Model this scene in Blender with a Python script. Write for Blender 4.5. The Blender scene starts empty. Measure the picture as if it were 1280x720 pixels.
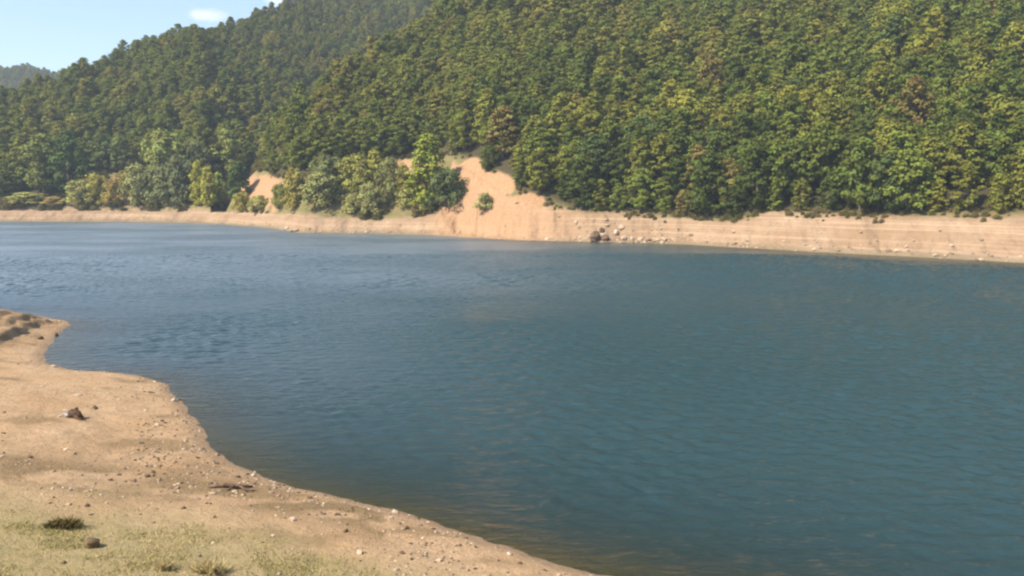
import bpy, math, random
import numpy as np
from mathutils import Vector

random.seed(7)
RNG = np.random.default_rng(11)
sc = bpy.context.scene
COL = sc.collection
R = math.radians

# ------------------------------------------------------------------ camera, sky, sun, exposure
EYE = 9.0
F = 1108.0                       # focal length in pixels of the 1280-pixel frame
PITCH = math.atan(135.0 / F)
cam_data = bpy.data.cameras.new("camera")
cam_data.sensor_width = 36.0
cam_data.lens = 36.0 * F / 1280.0
cam_data.clip_start = 0.1
cam_data.clip_end = 5000.0
cam = bpy.data.objects.new("camera", cam_data)
COL.objects.link(cam)
cam.location = (0, 0, EYE)
cam.rotation_euler = (math.pi / 2 - PITCH, 0, 0)
sc.camera = cam

SUN_ELEV = R(46)
SUN_AZ = R(-121)                 # clockwise from +Y (the viewing direction): left and a little behind
world = bpy.data.worlds.new("World")
sc.world = world
world.use_nodes = True
wt = world.node_tree
bg = wt.nodes["Background"]
sky = wt.nodes.new("ShaderNodeTexSky")
sky.sky_type = 'NISHITA'
sky.sun_disc = False
sky.sun_elevation = SUN_ELEV
sky.sun_rotation = SUN_AZ
sky.altitude = 300
sky.air_density = 1.0
sky.dust_density = 1.3
sky.ozone_density = 1.6
# one small white cloud low over the ridge, placed by its direction in the sky
wtc = wt.nodes.new("ShaderNodeTexCoord")
wsep = wt.nodes.new("ShaderNodeSeparateXYZ")
wnz = wt.nodes.new("ShaderNodeTexNoise")
wnz.inputs["Scale"].default_value = 28.0
wnz.inputs["Detail"].default_value = 5.0
wt.links.new(wtc.outputs["Generated"], wsep.inputs[0])
wt.links.new(wtc.outputs["Generated"], wnz.inputs["Vector"])


def wmath(op, a, b):
    nd = wt.nodes.new("ShaderNodeMath"); nd.operation = op
    for i, v in enumerate((a, b)):
        if hasattr(v, "is_output"):
            wt.links.new(v, nd.inputs[i])
        else:
            nd.inputs[i].default_value = v
    return nd.outputs[0]


cloud_mask = None
for cx, cz, rx, rz in ((-0.316, 0.167, 0.020, 0.0075), (-0.245, 0.186, 0.016, 0.007), (-0.72, 0.30, 0.10, 0.03), (0.5, 0.46, 0.16, 0.05)):
    qx_ = wmath('DIVIDE', wmath('SUBTRACT', wsep.outputs["X"], cx), rx)
    qz_ = wmath('DIVIDE', wmath('SUBTRACT', wsep.outputs["Z"], cz), rz)
    q_ = wmath('SQRT', wmath('ADD', wmath('MULTIPLY', qx_, qx_), wmath('MULTIPLY', qz_, qz_)), 0.0)
    q_ = wmath('SUBTRACT', wmath('ADD', 1.0, wmath('MULTIPLY', wmath('SUBTRACT', wnz.outputs["Fac"], 0.5), 2.2)), q_)
    q_ = wmath('MULTIPLY', wmath('MAXIMUM', q_, 0.0), wmath('GREATER_THAN', wsep.outputs["Y"], 0.0))
    cloud_mask = q_ if cloud_mask is None else wmath('MAXIMUM', cloud_mask, q_)
cloud_mask = wmath('MINIMUM', wmath('MULTIPLY', cloud_mask, 1.1), 0.75)
wmix = wt.nodes.new("ShaderNodeMix"); wmix.data_type = 'RGBA'
wt.links.new(cloud_mask, wmix.inputs["Factor"])
wci = [i for i in wmix.inputs if i.type == 'RGBA']
wt.links.new(sky.outputs["Color"], wci[0])
wci[1].default_value = (5.2, 5.3, 5.6, 1)
wt.links.new([o for o in wmix.outputs if o.type == 'RGBA'][0], bg.inputs["Color"])
bg.inputs["Strength"].default_value = 0.128

sun_data = bpy.data.lights.new("sun", 'SUN')
sun_data.energy = 4.9
sun_data.angle = R(0.5)
sun_data.color = (1.0, 0.93, 0.82)
sun = bpy.data.objects.new("sun", sun_data)
COL.objects.link(sun)
to_sun = Vector((math.sin(SUN_AZ) * math.cos(SUN_ELEV), math.cos(SUN_AZ) * math.cos(SUN_ELEV), math.sin(SUN_ELEV)))
sun.rotation_euler = to_sun.to_track_quat('Z', 'Y').to_euler()

sc.view_settings.view_transform = 'Standard'
sc.view_settings.look = 'None'
sc.view_settings.exposure = 0.9
sc.view_settings.gamma = 1.0
sc.render.engine = 'CYCLES'
cy = sc.cycles
cy.max_bounces = 6
cy.diffuse_bounces = 2
cy.glossy_bounces = 3
cy.transmission_bounces = 3
cy.transparent_max_bounces = 8
cy.volume_bounces = 0
cy.caustics_reflective = False
cy.caustics_refractive = False
cy.use_denoising = True
cy.filter_width = 2.3

# ------------------------------------------------------------------ small helpers
CP, SP = math.cos(PITCH), math.sin(PITCH)


def ray(px, py):
    u = (px - 640.0) / F
    v = (360.0 - py) / F
    return np.array([u, CP + v * SP, -SP + v * CP])


def at_z(px, py, z=0.0):
    d = ray(px, py)
    return d * ((z - EYE) / d[2]) + np.array([0, 0, EYE])


def at_depth(px, py, y):
    d = ray(px, py)
    return d * (y / d[1]) + np.array([0, 0, EYE])


def project(x, y, z):
    dx, dy, dz = x, y, z - EYE
    w = dy * CP - dz * SP
    w = np.where(np.abs(w) < 1e-3, 1e-3, w)
    return 640 + F * dx / w, 360 - F * (dy * SP + dz * CP) / w, w


def _hash(ix, iy, seed):
    h = (ix.astype(np.int64) * 374761393 + iy.astype(np.int64) * 668265263 + seed * 974634777) & 0xFFFFFFFF
    h = ((h ^ (h >> 13)) * 1274126177) & 0xFFFFFFFF
    h = h ^ (h >> 16)
    return (h & 0xFFFF) / 65535.0


def vnoise(x, y, seed=0):
    x = np.asarray(x, float); y = np.asarray(y, float)
    ix = np.floor(x); iy = np.floor(y)
    fx = x - ix; fy = y - iy
    fx = fx * fx * (3 - 2 * fx); fy = fy * fy * (3 - 2 * fy)
    a = _hash(ix, iy, seed); b = _hash(ix + 1, iy, seed)
    c = _hash(ix, iy + 1, seed); d = _hash(ix + 1, iy + 1, seed)
    return (a + (b - a) * fx) * (1 - fy) + (c + (d - c) * fx) * fy


def fbm(x, y, seed=0, octaves=4):
    s = 0; a = 0.5; t = 0
    for i in range(octaves):
        s = s + a * (vnoise(x, y, seed + i * 17) - 0.5) * 2
        t += a
        a *= 0.5
        x = x * 2.03 + 11.3; y = y * 2.03 + 5.7
    return s / t


def sstep(a, b, x):
    t = np.clip((x - a) / (b - a), 0, 1)
    return t * t * (3 - 2 * t)


def smin(a, b, k):
    h = np.clip(0.5 + 0.5 * (b - a) / k, 0, 1)
    return b * (1 - h) + a * h - k * h * (1 - h)


def smax(a, b, k):
    return -smin(-a, -b, k)


# ------------------------------------------------------------------ terrain beyond the lake
def prof(points, fn):
    out = sorted(fn(*p) for p in points)
    return np.array(out).T


SHORE_PX = [(-420, 276.5), (0, 277), (160, 277.3), (250, 279), (320, 283), (345, 286), (372, 291), (400, 291.5), (470, 292), (560, 295),
            (640, 300), (740, 302.5), (860, 305.5), (930, 310), (1020, 315), (1100, 319), (1190, 324), (1280, 329), (1500, 340)]
T0, D0 = prof(SHORE_PX, lambda px, py: (lambda p: (p[0] / p[1], p[1]))(at_z(px, py)))

TOP_PX = [(-420, 262, 10), (0, 262, 10), (160, 263, 10), (240, 264, 9), (300, 265, 8), (340, 266, 8), (380, 270, 7), (470, 275, 6), (520, 272, 7), (545, 268, 8),
          (556, 240, 13), (566, 203, 20), (580, 208, 18), (600, 222, 14), (620, 235, 11), (640, 245, 9), (690, 262, 6), (760, 268, 5), (860, 271, 5), (905, 277, 5), (935, 274, 5.5),
          (962, 267, 6.5), (1100, 270, 8), (1280, 270, 9), (1500, 272, 10)]


def _top(px, py, w):
    t = ray(px, py)
    t = t[0] / t[1]
    d = np.interp(t, T0, D0) + w
    return (t, d, at_depth(px, py, d)[2])


T1, D1, Z1 = prof(TOP_PX, _top)


def _elev(px, py):
    r = ray(px, py)
    return (r[0] / r[1], r[2] / r[1])


T2, E2 = prof([(-420, 330), (255, 262), (278, 235), (292, 205), (345, 148), (400, 108), (430, 86), (470, 62), (500, 42), (540, 14), (565, -8), (620, -60), (700, -110), (820, -190), (1500, -200)], _elev)
T3, E3 = prof([(-600, 190), (-200, 150), (0, 112), (75, 87), (120, 72), (160, 55), (200, 42), (260, 22), (350, 0), (440, -45), (560, -90), (800, -110), (1500, -110)], _elev)
T4, E4 = prof([(-900, 150), (-300, 104), (-80, 84), (0, 81), (40, 81), (75, 86), (200, 100), (400, 110), (1500, 110)], _elev)
TL, DL = prof([(-420, 0), (240, 0), (262, 204), (300, 210), (340, 214), (430, 231), (560, 248), (1500, 290)], lambda px, d: (ray(px, 200)[0] / ray(px, 200)[1], d))

SLOPE_R, SLOPE_L, SLOPE_D = 0.58, 0.50, 0.46


def hills(t, d):
    """height of the far side of the lake; t = x / y, d = y"""
    x = t * d
    d0 = np.interp(t, T0, D0) + 0.8 * fbm(x / 9.0, x * 0 + 3.3, 5, 4) * sstep(0, 1, np.abs(t) * 9)
    d1 = np.interp(t, T1, D1) + 0.5 * fbm(x / 5.0, x * 0 + 8.3, 6, 4)
    d1 = np.maximum(d1, d0 + 2.5)
    z1 = np.interp(t, T1, Z1)
    e2 = np.interp(t, T2, E2); e3 = np.interp(t, T3, E3); e4 = np.interp(t, T4, E4)
    # right hill with its spur
    c = np.maximum((4.0 - z1 + SLOPE_R * d1) / np.maximum(SLOPE_R - e2, 0.12), d1 + 2)
    zc = z1 + SLOPE_R * (c - d1)
    zr = smin(z1 + SLOPE_R * (d - d1), zc - 0.45 * (d - c), 5.0)
    # long hill on the left
    dl = np.maximum(np.interp(t, TL, DL), d1)
    zb = np.where(dl > d1 + 1, 3.0, z1)
    cl = np.maximum((2.5 - zb + SLOPE_L * dl) / np.maximum(SLOPE_L - e3, 0.12), dl + 2)
    zcl = zb + SLOPE_L * (cl - dl)
    zl = smin(zb + SLOPE_L * (d - dl), zcl - 0.30 * (d - cl), 6.0)
    # far ridge
    cd = np.maximum((4 - 2 + SLOPE_D * 470) / np.maximum(SLOPE_D - e4, 0.05), 480)
    zcd = 2 + SLOPE_D * (cd - 470)
    zd = smin(2 + SLOPE_D * (d - 470), zcd - 0.2 * (d - cd), 12.0)
    up = np.maximum(np.maximum(smax(zr, zl, 3.0), zd), 1.2)
    rough = sstep(1, 30, d - d1)
    up = up + rough * (2.6 * fbm(x / 34, d / 34, 21, 3) + 4.5 * sstep(3, 14, zl - zr) * sstep(15, 60, d - d1) * fbm((x + 0.55 * d) / 42, d / 150, 23, 2) + 0.5 * fbm(x / 7, d / 7, 22, 2))
    # the bare bank between the water and the wood
    u = np.clip((d - d0) / (d1 - d0), 0, 1)
    steep = sstep(3.2, 7, z1)
    g = (1 - steep) * (0.55 * u + 0.45 * sstep(0.25, 0.85, u)) + steep * (0.45 * u ** 1.3 + 0.55 * sstep(0.1, 1.0, u))
    gul = fbm(x / 2.2, d / 7.0, 31, 4)
    bank = z1 * g + np.sin(np.pi * u) * (0.36 + 0.14 * z1) * gul + 0.10 * fbm(x / 0.8, d / 0.8, 33, 3) * sstep(0, .2, u)
    bed = np.maximum(-(0.16 - 0.06 * sstep(0.08, 0.3, t) * sstep(78, 84, d)) * (d0 - d), -6.0)
    z = np.where(d < d0, bed, np.where(d < d1, bank, up))
    return z, d0, d1, z1


def hill_hit(px, py, lo=80.0, hi=700.0):
    """where the line of sight through a pixel meets the far side"""
    r = ray(px, py)
    t = r[0] / r[1]
    ds = np.arange(lo, hi, 0.25)
    z = hills(np.full_like(ds, t), ds)[0]
    zz = EYE + r[2] / r[1] * ds
    k = np.argmax(z >= zz)
    if z[k] < zz[k]:
        k = len(ds) - 1
    return t * ds[k], ds[k], z[k]


# forest edge (pixels where the wood meets open ground), as depth per direction
FOREST_PX = [(-420, 250), (0, 250), (60, 251), (95, 240), (115, 216), (150, 212), (190, 205), (225, 200), (250, 210), (285, 222), (300, 226), (345, 222), (380, 218), (430, 206), (480, 200),
             (520, 192), (548, 186), (566, 193), (612, 214), (655, 238), (700, 257), (760, 266), (860, 270), (905, 275), (935, 272), (962, 266), (1100, 268.5), (1280, 268.5), (1500, 270)]


def _edge(px, py):
    r = ray(px, py)
    t = r[0] / r[1]
    return (t, max(hill_hit(px, py)[1], float(np.interp(t, T1, D1)) + 0.6))


TF, DF = prof(FOREST_PX, _edge)
SCARS = [(330, 240, 31, 24), (502, 211, 40, 12), (590, 214, 20, 17), (622, 230, 24, 15), (662, 250, 22, 9), (150, 240, 28, 17)]


def mesh_grid(name, X, Y, Z, attrs=None, smooth=True):
    n, m = X.shape
    v = np.stack([X, Y, Z], -1).reshape(-1, 3)
    i = np.arange(n * m).reshape(n, m)
    q = np.stack([i[:-1, :-1], i[:-1, 1:], i[1:, 1:], i[1:, :-1]], -1).reshape(-1, 4)
    me = bpy.data.meshes.new(name)
    me.vertices.add(len(v)); me.vertices.foreach_set("co", v.astype(np.float32).ravel())
    me.loops.add(q.size); me.loops.foreach_set("vertex_index", q.astype(np.int32).ravel())
    me.polygons.add(len(q))
    me.polygons.foreach_set("loop_start", (np.arange(len(q)) * 4).astype(np.int32))
    me.update(calc_edges=True)
    me.polygons.foreach_set("use_smooth", np.full(len(q), smooth))
    for k, a in (attrs or {}).items():
        at = me.attributes.new(k, 'FLOAT', 'POINT')
        at.data.foreach_set("value", a.astype(np.float32).ravel())
    me.validate()
    return me


def mesh_poly(name, verts, faces, face_attr=None, smooth=False):
    """verts (n,3), faces (m,k) with constant k"""
    me = bpy.data.meshes.new(name)
    verts = np.asarray(verts, np.float32); faces = np.asarray(faces, np.int32)
    k = faces.shape[1]
    me.vertices.add(len(verts)); me.vertices.foreach_set("co", verts.ravel())
    me.loops.add(faces.size); me.loops.foreach_set("vertex_index", faces.ravel())
    me.polygons.add(len(faces)); me.polygons.foreach_set("loop_start", (np.arange(len(faces)) * k).astype(np.int32))
    me.update(calc_edges=True)
    me.polygons.foreach_set("use_smooth", np.full(len(faces), smooth))
    for kk, a in (face_attr or {}).items():
        at = me.attributes.new(kk, 'FLOAT', 'FACE')
        at.data.foreach_set("value", np.asarray(a, np.float32))
    me.validate()
    return me


def link(name, me, mat=None, parent=None):
    o = bpy.data.objects.new(name, me)
    COL.objects.link(o)
    if mat is not None and len(me.materials) == 0:
        me.materials.append(mat)
    if parent is not None:
        o.parent = parent
    return o


def tag(o, label, cat, group=None):
    o["label"] = label
    o["category"] = cat
    if group:
        o["group"] = group
    return o


def kind(o, k, label=None, cat=None):
    o["kind"] = k
    if label:
        o["label"] = label
    if cat:
        o["category"] = cat
    return o


# ------------------------------------------------------------------ materials
class NT:
    def __init__(self, name):
        self.m = bpy.data.materials.new(name)
        self.m.use_nodes = True
        self.t = self.m.node_tree
        self.t.nodes.clear()
        self.out = self.n("ShaderNodeOutputMaterial")

    def n(self, typ, **kw):
        nd = self.t.nodes.new(typ)
        for k, v in kw.items():
            setattr(nd, k, v)
        return nd

    def l(self, a, b):
        self.t.links.new(a, b)

    def val(self, sock, v):
        if hasattr(v, "is_output"):
            self.l(v, sock)
        else:
            sock.default_value = v

    def attr(self, name):
        return self.n("ShaderNodeAttribute", attribute_name=name).outputs["Fac"]

    def pos(self):
        return self.n("ShaderNodeNewGeometry").outputs["Position"]

    def scale(self, vec, s):
        mp = self.n("ShaderNodeMapping")
        self.l(vec, mp.inputs["Vector"])
        mp.inputs["Scale"].default_value = s
        return mp.outputs["Vector"]

    def noise(self, vec, scale, detail=4, rough=0.55, dist=0.0):
        nd = self.n("ShaderNodeTexNoise")
        self.l(vec, nd.inputs["Vector"])
        nd.inputs["Scale"].default_value = scale
        nd.inputs["Detail"].default_value = detail
        nd.inputs["Roughness"].default_value = rough
        nd.inputs["Distortion"].default_value = dist
        return nd.outputs["Fac"]

    def ramp(self, fac, a, b, ca=(0, 0, 0), cb=(1, 1, 1)):
        r = self.n("ShaderNodeValToRGB")
        r.color_ramp.elements[0].position = a
        r.color_ramp.elements[1].position = b
        r.color_ramp.elements[0].color = (*ca, 1)
        r.color_ramp.elements[1].color = (*cb, 1)
        self.l(fac, r.inputs["Fac"])
        return r.outputs["Color"]

    def mix(self, fac, a, b, blend='MIX'):
        nd = self.n("ShaderNodeMix", data_type='RGBA', blend_type=blend)
        self.val(nd.inputs["Factor"], fac)
        for s, v in ((nd.inputs["A"], a), (nd.inputs["B"], b)):
            pass
        ins = [i for i in nd.inputs if i.type == 'RGBA']
        for s, v in zip(ins, (a, b)):
            if hasattr(v, "is_output"):
                self.l(v, s)
            else:
                s.default_value = (*v, 1)
        return [o for o in nd.outputs if o.type == 'RGBA'][0]

    def math(self, op, a, b=0.0, c=0.0):
        nd = self.n("ShaderNodeMath", operation=op)
        self.val(nd.inputs[0], a); self.val(nd.inputs[1], b); self.val(nd.inputs[2], c)
        return nd.outputs[0]

    def bump(self, h, strength, distance, normal=None):
        nd = self.n("ShaderNodeBump")
        nd.inputs["Strength"].default_value = strength
        nd.inputs["Distance"].default_value = distance
        self.l(h, nd.inputs["Height"])
        if normal is not None:
            self.l(normal, nd.inputs["Normal"])
        return nd.outputs["Normal"]

    def principled(self, col, rough=0.9, normal=None, spec=0.2):
        p = self.n("ShaderNodeBsdfPrincipled")
        if hasattr(col, "is_output"):
            self.l(col, p.inputs["Base Color"])
        else:
            p.inputs["Base Color"].default_value = (*col, 1)
        p.inputs["Roughness"].default_value = rough
        p.inputs["Specular IOR Level"].default_value = spec
        if normal is not None:
            self.l(normal, p.inputs["Normal"])
        self.l(p.outputs[0], self.out.inputs["Surface"])
        return p


def mat_hill():
    k = NT("hillside_soil")
    p = k.pos()
    big = k.noise(p, 0.22, 5, 0.6)
    fine = k.noise(p, 2.4, 5, 0.65)
    sand = k.mix(k.ramp(big, 0.35, 0.68), (0.262, 0.170, 0.100), (0.355, 0.252, 0.162))
    sand = k.mix(k.ramp(fine, 0.42, 0.75), sand, (0.27, 0.165, 0.09))
    sand = k.mix(k.math('MULTIPLY', k.ramp(k.noise(k.scale(p, (0.5, 0.5, 1.6)), 0.8, 6, 0.7), 0.48, 0.62), 0.55), sand, (0.25, 0.165, 0.095))
    # level lines left by the sinking water
    sx = k.scale(p, (0.03, 0.03, 3.4))
    lines = k.noise(sx, 1.0, 4, 0.6)
    sand = k.mix(k.math('MULTIPLY', k.ramp(lines, 0.50, 0.62), 0.42), sand, (0.48, 0.335, 0.215))
    z = k.n("ShaderNodeSeparateXYZ"); k.l(p, z.inputs[0])
    wet = k.ramp(k.math('ADD', z.outputs["Z"], k.math('MULTIPLY', big, 0.7)), 0.45, 1.25, (1, 1, 1), (0, 0, 0))
    sand = k.mix(k.math('MULTIPLY', wet, 0.8), sand, (0.20, 0.155, 0.09))
    red = k.mix(k.ramp(fine, 0.35, 0.7), (0.33, 0.182, 0.086), (0.42, 0.262, 0.148))
    sand = k.mix(k.attr("scar"), sand, red)
    dry = k.mix(k.ramp(k.noise(p, 0.9, 5, 0.65), 0.4, 0.65), (0.20, 0.15, 0.065), (0.13, 0.13, 0.05))
    floor = k.mix(k.ramp(fine, 0.4, 0.7), (0.05, 0.045, 0.02), (0.08, 0.06, 0.03))
    ground = k.mix(k.attr("scrub"), floor, dry)
    col = k.mix(k.attr("bare"), ground, sand)
    nrm = k.bump(k.noise(p, 1.6, 6, 0.65), 0.8, 0.35)
    k.principled(col, 0.95, nrm, 0.1)
    return k.m


def mat_shore():
    k = NT("sandy_shore")
    p = k.pos()
    big = k.noise(p, 0.35, 5, 0.6)
    mid = k.noise(p, 2.2, 5, 0.6)
    fine = k.noise(p, 14.0, 4, 0.7)
    sand = k.mix(k.ramp(big, 0.35, 0.68), (0.445, 0.276, 0.142), (0.52, 0.352, 0.203))
    sand = k.mix(k.math('MULTIPLY', k.ramp(mid, 0.50, 0.70), 0.6), sand, (0.31, 0.20, 0.11))
    sand = k.mix(k.math('MULTIPLY', k.ramp(fine, 0.50, 0.66), 0.75), sand, (0.24, 0.155, 0.085))
    z = k.n("ShaderNodeSeparateXYZ"); k.l(p, z.inputs[0])
    terr = k.noise(k.scale(p, (0.06, 0.06, 9.0)), 1.0, 3, 0.6)
    sand = k.mix(k.math('MULTIPLY', k.ramp(terr, 0.5, 0.66), 0.45), sand, (0.31, 0.205, 0.115))
    wet = k.ramp(k.math('ADD', z.outputs["Z"], k.math('MULTIPLY', mid, 0.12)), 0.07, 0.22, (1, 1, 1), (0, 0, 0))
    sand = k.mix(k.math('MULTIPLY', wet, 0.75), sand, (0.24, 0.165, 0.10))
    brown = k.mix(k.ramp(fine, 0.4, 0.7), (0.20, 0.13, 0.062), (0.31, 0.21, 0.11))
    sand = k.mix(k.attr("litter_and_streaks"), sand, brown)
    g = k.mix(k.ramp(mid, 0.35, 0.7), (0.27, 0.225, 0.095), (0.40, 0.30, 0.15))
    g = k.mix(k.math('MULTIPLY', k.ramp(fine, 0.5, 0.7), 0.5), g, (0.20, 0.15, 0.07))
    col = k.mix(k.attr("turf"), sand, g)
    h = k.math('ADD', k.noise(p, 4.0, 7, 0.72), k.math('MULTIPLY', k.noise(p, 26.0, 3, 0.6), 0.35))
    k.principled(col, 0.95, k.bump(h, 0.9, 0.14), 0.1)
    return k.m


def mat_water():
    k = NT("lake_water")
    p = k.pos()
    w1 = k.noise(k.scale(p, (0.6, 1.8, 1.0)), 1.25, 3, 0.6, 0.7)
    w2 = k.noise(k.scale(p, (0.7, 1.5, 1.0)), 3.4, 3, 0.6, 0.4)
    patch = k.ramp(k.noise(k.scale(p, (0.5, 1.0, 1.0)), 0.07, 4, 0.55), 0.40, 0.62, (0.30,) * 3, (1, 1, 1))
    h = k.math('MULTIPLY', k.math('ADD', w1, k.math('MULTIPLY', w2, 0.25)), patch)
    h = k.math('MULTIPLY', h, k.math('SUBTRACT', 1.0, k.math('MULTIPLY', k.attr("lee"), 0.75)))
    nrm = k.bump(h, 1.0, 0.24)
    fr = k.n("ShaderNodeFresnel"); fr.inputs["IOR"].default_value = 1.33
    k.l(nrm, fr.inputs["Normal"])
    gl = k.n("ShaderNodeBsdfGlossy", distribution='MULTI_GGX')
    k.l(k.attr("chop"), gl.inputs["Roughness"])
    gl.inputs["Color"].default_value = (1, 1, 1, 1)
    k.l(nrm, gl.inputs["Normal"])
    body = k.n("ShaderNodeBsdfDiffuse"); body.inputs["Color"].default_value = (0.024, 0.051, 0.055, 1)
    tr = k.n("ShaderNodeBsdfTransparent"); tr.inputs["Color"].default_value = (0.56, 0.60, 0.38, 1)
    m1 = k.n("ShaderNodeMixShader")
    k.l(k.attr("murk"), m1.inputs[0]); k.l(tr.outputs[0], m1.inputs[1]); k.l(body.outputs[0], m1.inputs[2])
    m2 = k.n("ShaderNodeMixShader")
    # mirror capped for chop at low angles; gain by place brightens the left
    k.l(k.math('MULTIPLY', k.math('MINIMUM', fr.outputs[0], 0.8), k.math('MULTIPLY_ADD', k.attr("chop"), 1.0, 0.44)), m2.inputs[0]); k.l(m1.outputs[0], m2.inputs[1]); k.l(gl.outputs[0], m2.inputs[2])
    k.l(m2.outputs[0], k.out.inputs["Surface"])
    return k.m


def mat_leaf(name, mass=False):
    k = NT(name)
    info = k.n("ShaderNodeObjectInfo")
    if mass:
        r = k.n("ShaderNodeValToRGB")
        el = r.color_ramp.elements
        el[0].position = 0.0; el[0].color = (0.085, 0.106, 0.024, 1)
        el[1].position = 1.0; el[1].color = (0.238, 0.202, 0.046, 1)
        for pos, c in ((0.3, (0.124, 0.146, 0.030, 1)), (0.6, (0.158, 0.175, 0.033, 1)), (0.85, (0.204, 0.199, 0.037, 1))):
            e = el.new(pos); e.color = c
        drift = k.noise(info.outputs["Location"], 0.045, 2, 0.5)
        k.l(k.math('ADD', k.math('MULTIPLY', info.outputs["Random"], 0.62), k.math('MULTIPLY_ADD', drift, 0.9, -0.12)), r.inputs["Fac"])
        br = k.noise(k.scale(info.outputs["Location"], (1, 1, 1)), 0.11, 3, 0.6)
        brn = k.math('MULTIPLY', k.ramp(br, 0.60, 0.70), k.ramp(info.outputs["Random"], 0.35, 0.6))
        base = k.mix(k.math('MULTIPLY', brn, 0.5), r.outputs["Color"], (0.20, 0.15, 0.05))
    else:
        base = info.outputs["Color"]
    cl = k.attr("clump")
    hv = k.n("ShaderNodeHueSaturation")
    k.l(base, hv.inputs["Color"])
    k.l(k.math('MULTIPLY_ADD', cl, 0.04, 0.48), hv.inputs["Hue"])
    k.l(k.math('MULTIPLY_ADD', cl, 0.6, 0.72), hv.inputs["Value"])
    d = k.n("ShaderNodeBsdfDiffuse"); k.l(hv.outputs[0], d.inputs["Color"])
    tl = k.n("ShaderNodeBsdfTranslucent")
    k.l(k.mix(0.6, hv.outputs[0], (0.22, 0.23, 0.03)), tl.inputs["Color"])
    m = k.n("ShaderNodeMixShader"); m.inputs[0].default_value = 0.2
    k.l(d.outputs[0], m.inputs[1]); k.l(tl.outputs[0], m.inputs[2])
    k.l(m.outputs[0], k.out.inputs["Surface"])
    return k.m


def mat_simple(name, c1, c2, scale=6.0, rough=0.9, bump=0.5, dist=0.02, stretch=(1, 1, 1)):
    k = NT(name)
    tc = k.n("ShaderNodeTexCoord").outputs["Object"]
    v = k.scale(tc, stretch)
    n = k.noise(v, scale, 6, 0.65)
    k.principled(k.mix(k.ramp(n, 0.35, 0.68), c1, c2), rough, k.bump(n, bump, dist), 0.2)
    return k.m


M_HILL = mat_hill()
M_SHORE = mat_shore()
M_WATER = mat_water()
M_LEAF = mat_leaf("leaves")
M_WOOD = mat_leaf("leaves_of_the_wood", True)
M_SCRUB = mat_leaf("leaves_of_the_scrub", True)
for e_, c_ in zip([q for q in M_SCRUB.node_tree.nodes if q.bl_idname == "ShaderNodeValToRGB"][0].color_ramp.elements,
                  ((0.075, 0.08, 0.022), (0.12, 0.115, 0.035), (0.20, 0.15, 0.06), (0.14, 0.135, 0.04), (0.26, 0.18, 0.085))):
    e_.color = (*c_, 1)
M_BARK = mat_simple("bark", (0.10, 0.075, 0.05), (0.20, 0.16, 0.12), 8, 0.95, 0.8, 0.05, (1, 1, 0.25))
M_DRIFT = mat_simple("weathered_wood", (0.075, 0.042, 0.024), (0.20, 0.13, 0.085), 9, 0.9, 0.7, 0.02, (1, 1, 0.3))
M_ROOT = mat_simple("dark_root_wood", (0.045, 0.022, 0.012), (0.12, 0.07, 0.04), 9, 0.95, 0.8, 0.02)
M_GREYTWIG = mat_simple("grey_twig", (0.30, 0.26, 0.23), (0.48, 0.43, 0.38), 9, 0.9, 0.4, 0.01)
M_STONE = mat_simple("pale_stone", (0.32, 0.24, 0.165), (0.52, 0.42, 0.32), 5, 0.9, 0.6, 0.02)
M_DARKSTONE = mat_simple("brown_stone", (0.085, 0.055, 0.025), (0.19, 0.13, 0.07), 5, 0.9, 0.6, 0.02)
M_BOULDER = mat_simple("bank_rock", (0.36, 0.25, 0.16), (0.58, 0.46, 0.34), 1.6, 0.9, 0.8, 0.12)


def mat_gravel():
    k = NT("gravel_stone")
    a = k.attr("shade")
    k.principled(k.mix(k.math('MULTIPLY_ADD', a, 0.8, 0.2), (0.11, 0.07, 0.04), (0.47, 0.35, 0.235)), 0.9, None, 0.2)
    return k.m


def mat_blades():
    k = NT("grass_blade")
    a = k.attr("shade")
    c = k.n("ShaderNodeValToRGB")
    el = c.color_ramp.elements
    el[0].position = 0; el[0].color = (0.15, 0.155, 0.045, 1)
    el[1].position = 1; el[1].color = (0.52, 0.41, 0.21, 1)
    e = el.new(0.5); e.color = (0.33, 0.285, 0.105, 1)
    k.l(a, c.inputs["Fac"])
    d = k.n("ShaderNodeBsdfDiffuse"); k.l(c.outputs[0], d.inputs["Color"])
    tl = k.n("ShaderNodeBsdfTranslucent"); k.l(c.outputs[0], tl.inputs["Color"])
    m = k.n("ShaderNodeMixShader"); m.inputs[0].default_value = 0.3
    k.l(d.outputs[0], m.inputs[1]); k.l(tl.outputs[0], m.inputs[2])
    k.l(m.outputs[0], k.out.inputs["Surface"])
    return k.m


M_GRAVEL = mat_gravel()
M_BLADE = mat_blades()

# ------------------------------------------------------------------ far side: one sheet in directions and depths
ts = np.concatenate([np.linspace(-2.2, -0.66, 90), np.linspace(-0.65, 0.65, 900), np.linspace(0.66, 2.2, 90)])
dv = np.concatenate([np.linspace(78, 90, 8), np.arange(90.3, 176, 0.36), np.arange(176, 225, 0.7), np.arange(226, 460, 3.0), np.arange(463, 900, 8.0)])
TT, DD = np.meshgrid(ts, dv)
ZZ, H0, H1, HZ1 = hills(TT, DD)
XX = TT * DD
FE = np.interp(TT, TF, DF) + 1.2 * fbm(XX / 6, DD / 6, 41, 3)
bare = sstep(0.9, -0.9, DD - H1 + 1.2 * fbm(XX / 3, DD / 3, 44, 3))
ppx, ppy, _w = project(XX, DD, ZZ)
scar = np.zeros_like(XX)
near_face = DD < 235
for sx, sy, rx, ry in SCARS:
    q = ((ppx - sx) / rx) ** 2 + ((ppy - sy) / ry) ** 2 + 0.7 * fbm(XX / 3, DD / 3, 47, 3)
    scar = np.maximum(scar, sstep(1.15, 0.75, q) * near_face)
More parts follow.
